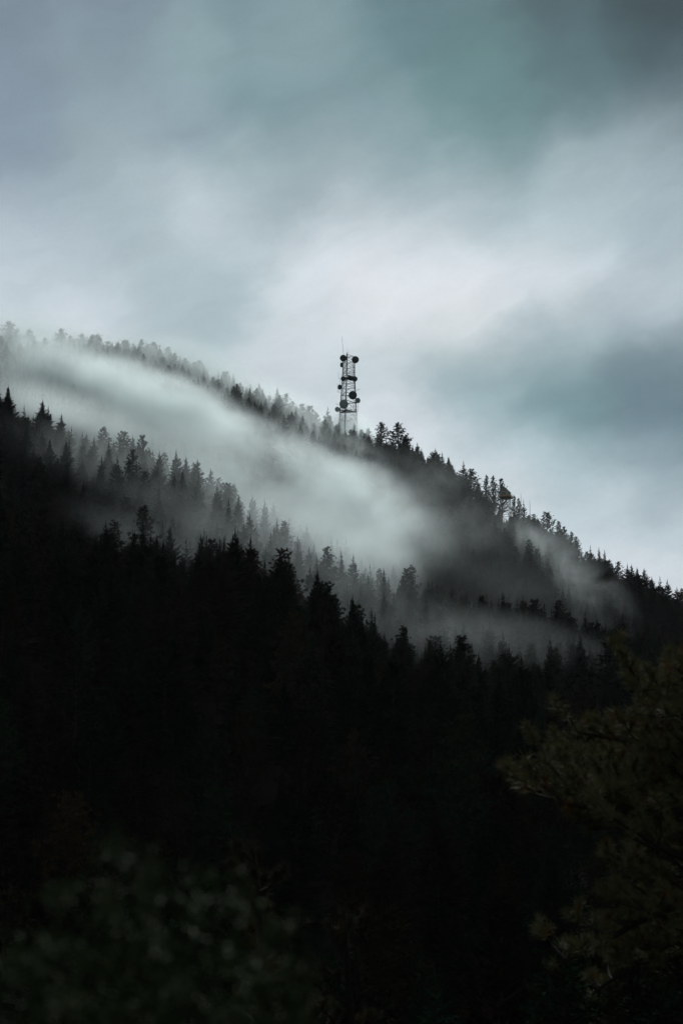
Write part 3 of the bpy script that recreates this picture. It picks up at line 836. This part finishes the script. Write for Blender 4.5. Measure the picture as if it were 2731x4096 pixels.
m.box((0, hd-.06, z0+hh/2), (hw*2-.24, .12, hh)); m.box((-hw+.06, 0, z0+hh/2), (.12, hd*2, hh)); m.box((hw-.06, 0, z0+hh/2), (.12, hd*2, hh))
m.box((0, -hd+.06, z0+.35), (hw*2-.24, .12, .7)); m.box((0, -hd+.06, z0+hh-.1), (hw*2-.24, .12, .2))
m.box((-hw+.3, -hd+.06, z0+hh*.5-.02+.1), (.36, .12, hh-.9)); m.box((hw-.55, -hd+.06, z0+hh*.5+.08), (.86, .12, hh-.9))
m.build('wall', M['wall'], cb)
def window(c, w_, h_, rz=0):
    m = MB(); t = .09
    Rz = Matrix.Rotation(rz, 3, 'Z'); c = Vector(c)
    for (dx, dz, sx, sz) in ((0, h_/2, w_, t), (0, -h_/2, w_, t), (-w_/2, 0, t, h_+t), (w_/2, 0, t, h_+t), (0, 0, .05, h_-t), (0, h_*.12, w_-t, .05)):
        m.box(c+Rz @ Vector((dx, 0, dz)), (sx, .1, sz), rz)
    f = m.build('window', M['white'], cb)
    m = MB(); m.box(c+Rz @ Vector((0, .03, 0)), (w_-t, .02, h_-t), rz); m.build('pane', M['glass'], f)
window((-.25, -hd-.03, z0+.7+(hh-.9)/2), 1.9, hh-1.0)
window((hw+.03, -1.0, z0+1.35), 1.5, 1.2, math.pi/2); window((hw+.03, 1.0, z0+1.35), 1.5, 1.2, math.pi/2)
window((-hw-.03, 0, z0+1.35), 1.6, 1.2, math.pi/2)
# gable + roof
zt = z0+hh; rh = 1.75; ov = .4
for y in (-hd+.1, hd-.1):
    m = MB()
    m.add([(-hw-.05, y-.04, zt), (hw+.05, y-.04, zt), (0, y-.04, zt+rh-.05), (-hw-.05, y+.04, zt), (hw+.05, y+.04, zt), (0, y+.04, zt+rh-.05)],
          [(0, 1, 2), (5, 4, 3), (0, 3, 4, 1), (1, 4, 5, 2), (2, 5, 3, 0)])
    m.build('gable_panel', M['white'], cb)
m = MB()
yf = -hd-.02
for (a, b) in (((-hw, zt+.08), (hw, zt+.08)), ((0, zt), (0, zt+rh-.1)), ((0, zt+.15), (-.85, zt+.85)), ((0, zt+.15), (.85, zt+.85))):
    m.tube((a[0], yf, a[1]), (b[0], yf, b[1]), .08, .08, 4)
m.build('gable_timber', M['deck'], cb)
sl = rh/hw; x1 = hw+.75; zlo = zt-.75*sl
m = MB()
for s in (-1, 1):
    y0_, y1_ = -hd-ov, hd+ov+.3; th = .14
    m.add([(0, y0_, zt+rh), (0, y1_, zt+rh), (s*x1, y1_, zlo), (s*x1, y0_, zlo), (0, y0_, zt+rh+th), (0, y1_, zt+rh+th), (s*x1, y1_, zlo+th), (s*x1, y0_, zlo+th)],
          [(0, 1, 2, 3), (4, 7, 6, 5), (0, 3, 7, 4), (1, 5, 6, 2), (2, 6, 7, 3), (0, 4, 5, 1)])
    for i in range(9):
        y = y0_+.3+i*(y1_-y0_-.6)/8
        m.tube((s*.02, y, zt+rh+th+.02), (s*x1, y, zlo+th+.02), .03, .03, 4)
rf = m.build('roof', M['roof'], cb)
m = MB()
for s in (-1, 1): m.tube((0, -hd-ov-.03, zt+rh+.06), (s*x1, -hd-ov-.03, zlo+.06), .11, .11, 4)
m.build('barge_board', M['wall'], rf)

# ------------------------------------------------------------------ foreground pine (right) with long needle tufts
def near_pine(px, pz_tip, r, label, R, seed, frac, ntuft, L_needle, name='pine_tree', seg_side=None, base_h=None, nb=34, dens=1.0, pw=.5, flat=False, nm='near_needles'):
    rr = random.Random(seed)
    q = P(px, pz_tip, r); gz = ground(q.x, q.y); h = q.z-gz
    e = bpy.data.objects.new(name, None); C.objects.link(e); e.location = (q.x, q.y, gz); tag(e, label, 'pine tree')
    tr = MB(); T = Tri()
    ax = lambda z: Vector((.35*math.sin(z*.3), .3*math.sin(z*.23+1), z))
    zs = [-.5]+[h*i/12 for i in range(1, 13)]
    tr.path([ax(z) for z in zs], [.26*(1-.9*i/12) for i in range(13)], 10)
    br = tr
    def tuft(c, d, sc):
        d = np.array(d); d = d/(np.linalg.norm(d)+1e-6); c = np.array(c)
        m = 1 if rr.random() < .07 else 0
        for i in range(ntuft):
            v = np.array([rr.gauss(0, 1) for _ in range(3)]); v /= np.linalg.norm(v)
            v = v*.85+d*rr.uniform(.35, 1.1); v /= np.linalg.norm(v)
            s_ = np.cross(v, [rr.gauss(0, 1) for _ in range(3)]); s_ /= np.linalg.norm(s_)+1e-6
            L = L_needle*sc*rr.uniform(.7, 1.15); b = c-d*rr.uniform(0, .12)
            T.tri(b-s_*.007, b+s_*.007, b+v*L, m)
    def limb(p, d, L, rad_, depth):
        n = max(3, int(L/.28)); prev = Vector(p); d = Vector(d).normalized()
        for i in range(n):
            d = (d+Vector((rr.uniform(-.16, .16), rr.uniform(-.16, .16), rr.uniform(-.08, .2)+((.08 if depth else -.05) if flat else .10 if depth else .03)))).normalized()
            nx = prev+d*(L/n); t = (i+1)/n
            br.tube(prev, nx, rad_*(1-.75*(i/n)), rad_*(1-.75*t), 5, False); prev = nx
            if depth < 2 and t > (.25 if depth == 0 else .2) and rr.random() < .85*dens:
                s_ = d.cross(Vector((0, 0, 1))).normalized()*rr.choice((-1, 1))
                limb(nx, d*.55+s_*.8+Vector((0, 0, rr.uniform(-.1, .45))), L*rr.uniform(.22, .42)*(1.15-t*.5), rad_*.5*(1-.6*t), depth+1)
            if depth == 2 or (depth == 1 and t > .7): 
                if rr.random() < .5: tuft(nx, d+Vector((0, 0, .4)), rr.uniform(.75, 1))
        tuft(prev, d+Vector((0, 0, .4)), 1.0)
    for i in range(nb):
        u = (i+rr.random())/nb; z = h*(frac+(1-frac)*u*.97)
        L = R*(1-u)**pw*rr.uniform(.7, 1.1)*(.6+.4*min(1, u*5))+.3
        a = rr.uniform(0, 6.28) if not seg_side else (seg_side+rr.uniform(-1.7, 1.7))
        el = (-.25+.35*u if flat else -.1+.75*u)+rr.uniform(-.15, .2)
        limb(ax(z), (math.cos(a)*math.cos(el), math.sin(a)*math.cos(el), math.sin(el)), L, .035+.018*L, 0)
    tuft(ax(h), (0, 0, 1), 1)
    br.build('trunk', M['near_bark'], e)
    link('crown', mesh_np('near_pine_crown', np.array(T.V), np.array(T.F), M[nm], T.m, extra=[M['near_brown']]), e)
    return e
near_pine(3085, 2640, 31, 'big foreground pine with long olive needle tufts and dark crooked boughs, at right', 5.5, 3, .68, 56, .27, seg_side=math.pi, nb=46, pw=.33, flat=True)
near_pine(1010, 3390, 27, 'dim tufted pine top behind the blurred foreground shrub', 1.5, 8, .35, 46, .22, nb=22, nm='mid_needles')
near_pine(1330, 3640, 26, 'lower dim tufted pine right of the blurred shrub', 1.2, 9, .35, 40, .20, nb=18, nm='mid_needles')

# foreground shrub, out of focus
def shrub():
    rr = random.Random(4)
    q = P(560, 3400, 4.2); gz = ground(q.x, q.y)
    T = Tri(); st = MB()
    e = bpy.data.objects.new('shrub', None); C.objects.link(e); e.location = (q.x, q.y, gz)
    tag(e, 'blurred olive shrub with a few orange leaves close to the camera, bottom left', 'shrub')
    tips = [(480, 3400, 7.0), (560, 3440, 7.0), (620, 3520, 7.1), (660, 3560, 6.9), (800, 3520, 7.2), (830, 3600, 7), (210, 3590, 6.9), (290, 3600, 7.1), (380, 3660, 6.8), (1000, 3590, 7.2),
            (960, 3640, 7.0), (1080, 3720, 6.9), (1120, 3760, 7.1), (730, 3650, 6.7), (560, 3620, 6.8), (450, 3560, 7.1), (250, 3800, 6.6), (100, 3830, 6.8), (30, 3900, 6.7), (180, 3870, 6.5), (1150, 3880, 6.9),
            (600, 3800, 6.5), (850, 3850, 6.5), (400, 3850, 6.4), (700, 3950, 6.4), (1000, 3920, 6.6), (1200, 4000, 6.8), (500, 4050, 6.3), (250, 4030, 6.3), (900, 4080, 6.4), (-50, 4000, 6.6), (1180, 4090, 6.7)]
    for (px, py, r) in tips:
        r *= .6
        t = P(px, py, r)-Vector((q.x, q.y, gz)); b = Vector((t.x*.35, t.y*.35, 0.0))
        n = 12; prev = b
        for i in range(1, n+1):
            u = i/n; p = b.lerp(t, u)+Vector((rr.uniform(-.03, .03), rr.uniform(-.03, .03), 0))
            st.tube(prev, p, .012*(1.1-u), .012*(1.05-u*.95), 5, False); prev = p
            if u > .45:
                for k in range(60):
                    c = np.array(p)+np.array([rr.gauss(0, .046) for _ in range(3)])*(1.5-u*.9)
                    v = np.array([rr.gauss(0, 1), rr.gauss(0, 1), abs(rr.gauss(0, 1))+.3]); v /= np.linalg.norm(v)
                    s_ = np.cross(v, [rr.gauss(0, 1) for _ in range(3)]); s_ /= np.linalg.norm(s_)
                    m = 1 if rr.random() < .012 else 0; L = rr.uniform(.012, .024)
                    T.tri(c-s_*.006, c+s_*.006, c+v*L, m); T.tri(c+s_*.006, c-s_*.006, c-v*L*.5, m)
    st.build('stem', M['near_bark'], e)
    link('foliage', mesh_np('shrub_foliage', np.array(T.V), np.array(T.F), M['bush'], T.m, extra=[M['bush_dry']]), e)
shrub()

# ------------------------------------------------------------------ air: haze box and drifting fog banks
def volume_mat(name, dens, col, aniso, soft=True, nscale=.03, lo=.35, hi=.75, stretch=(1, 1, 1), seed=0, power=1.6):
    m = bpy.data.materials.new(name); m.use_nodes = True; t = NT(m.node_tree)
    for nd in list(t.n): t.n.remove(nd)
    pv = t.node('ShaderNodeVolumePrincipled', {'Color': col+(1,), 'Anisotropy': aniso})
    pv.inputs['Density'].default_value = dens
    t.node('ShaderNodeOutputMaterial', {'Volume': pv.outputs[0]})
    if soft:
        tc = t.node('ShaderNodeTexCoord').outputs['Object']
        pos = t.node('ShaderNodeNewGeometry').outputs['Position']
        wv = t.noise(t.v('ADD', pos, (seed*13.0, 0, seed*5.0)), .02, 2.5, .6)
        rl = t.m('ADD', t.v('LENGTH', tc), t.m('MULTIPLY', t.m('SUBTRACT', wv, .46), 0.75))
        edge = t.m('MULTIPLY', t.m('SUBTRACT', 1.0, t.v('LENGTH', tc), clamp=True), 4.0, clamp=True)
        mr = t.node('ShaderNodeMapRange', {0: t.m('SUBTRACT', 1.0, rl, clamp=True), 1: 0.0, 2: 1.0, 3: 0.0, 4: 1.0}, interpolation_type='SMOOTHSTEP')
        fall = t.m('MULTIPLY', mr.outputs[0], edge)
        pp = t.v('MULTIPLY', t.v('ADD', pos, (seed*37.0, seed*11.0, 0)), stretch)
        wq = t.v('SUBTRACT', t.noise(pp, .022, 2, .5, True), (.5, .5, .5))
        n = t.noise(t.v('MULTIPLY_ADD', wq, (38, 38, 38), pp), nscale, 6, .62)
        k = t.m('DIVIDE', t.m('SUBTRACT', n, lo), hi-lo, clamp=True)
        t.l.new(t.m('MULTIPLY', t.m('MULTIPLY', fall, k), dens*3.0), pv.inputs['Density'])
    return m
hz = MB(); hz.box((0, 0, (262-48)/2), (4700, 4700, 262+48))
h_ = hz.build('haze', volume_mat('haze_air', 0.000025, (0.86, 0.92, 0.96), 0.3, soft=False))
tag(h_, 'thin even haze filling the valley air', 'haze', None, 'stuff')

def ico(name):
    import bmesh
    bm = bmesh.new(); bmesh.ops.create_icosphere(bm, subdivisions=3, radius=1.02)
    me = bpy.data.meshes.new(name); bm.to_mesh(me); bm.free(); return me
FOG = (0.912, 0.985, 0.992)
def fog(px, py, r, wx, wy, wz, roll, dens, seed, lo=.35, hi=.72, nscale=.028, power=1.3, aniso=.55, yaw=0, pit=0, label=None):
    """wx, wz in photo pixels (half sizes), wy in metres"""
    q = P(px, py, r); me = ico('fog_bank')
    me.materials.append(volume_mat('fog_air', dens, FOG, aniso, True, nscale, lo, hi, (.8, .28, 1.25), seed, power))
    o = link('fog_bank', me, None, q); s = q.length/FPX
    o.scale = (wx*s, wy, wz*s); o.rotation_euler = (math.radians(pit), math.radians(roll), math.radians(yaw))
    return tag(o, 'pale fog bank drifting over the wooded slope', 'fog', 'fog banks drifting over the slope', 'stuff')
fog(330, 1570, 575, 640, 40, 220, 13, .044, 31, .31, .56, .032)
fog(700, 1690, 545, 600, 40, 250, 22, .054, 2, .37, .59, .030)
fog(1080, 1900, 520, 520, 38, 250, 28, .048, 3, .37, .59, .030)
fog(1400, 2010, 500, 420, 36, 290, 38, .036, 17, .37, .60, .032)
fog(200, 1450, 610, 950, 36, 230, 14, .026, 4, .10, .55, aniso=.38)
fog(800, 1540, 596, 480, 32, 200, 27, .030, 14, .15, .6, aniso=.4)
fog(1250, 1830, 568, 420, 26, 200, 22, .028, 5, .24, .62)
fog(1390, 1760, 586, 150, 12, 150, 10, .060, 16, .0, .45)
fog(1340, 2160, 408, 480, 34, 260, 30, .018, 13, .28, .62)
fog(750, 1980, 412, 800, 34, 260, 22, .011, 15, .26, .62)
fog(850, 1880, 485, 800, 34, 260, 24, .012, 18, .26, .62)
fog(2160, 2230, 548, 190, 20, 360, -28, .014, 6, .40, .64, .04)
fog(2340, 2360, 528, 400, 22, 190, 50, .008, 7, .40, .64, .04)
fog(1500, 2400, 380, 800, 40, 230, 20, .0018, 9, .26, .66, .035)
fog(1900, 2560, 345, 800, 44, 170, 14, .0020, 10, .30, .62, .035)
fog(300, 1900, 400, 600, 40, 200, 24, .0016, 11, .3, .62, .035)
fog(1720, 2080, 528, 560, 26, 320, 35, .0048, 12, .30, .66, .035)
fog(2050, 2360, 484, 800, 28, 260, 26, .0012, 19, .26, .66, .035)
fog(1580, 2120, 500, 340, 24, 280, 30, .012, 20, .26, .64, .03)
fog(250, 1650, 480, 520, 34, 120, 18, .014, 21, .26, .62)
fog(1150, 1650, 578, 380, 20, 150, 25, .018, 22, .18, .62)
fog(1000, 2200, 376, 800, 30, 200, 22, .0036, 23, .28, .64)
fog(1450, 2500, 318, 800, 20, 150, 22, .0026, 24, .26, .64, .04)
fog(850, 2290, 272, 800, 20, 170, 24, .0032, 25, .28, .64)
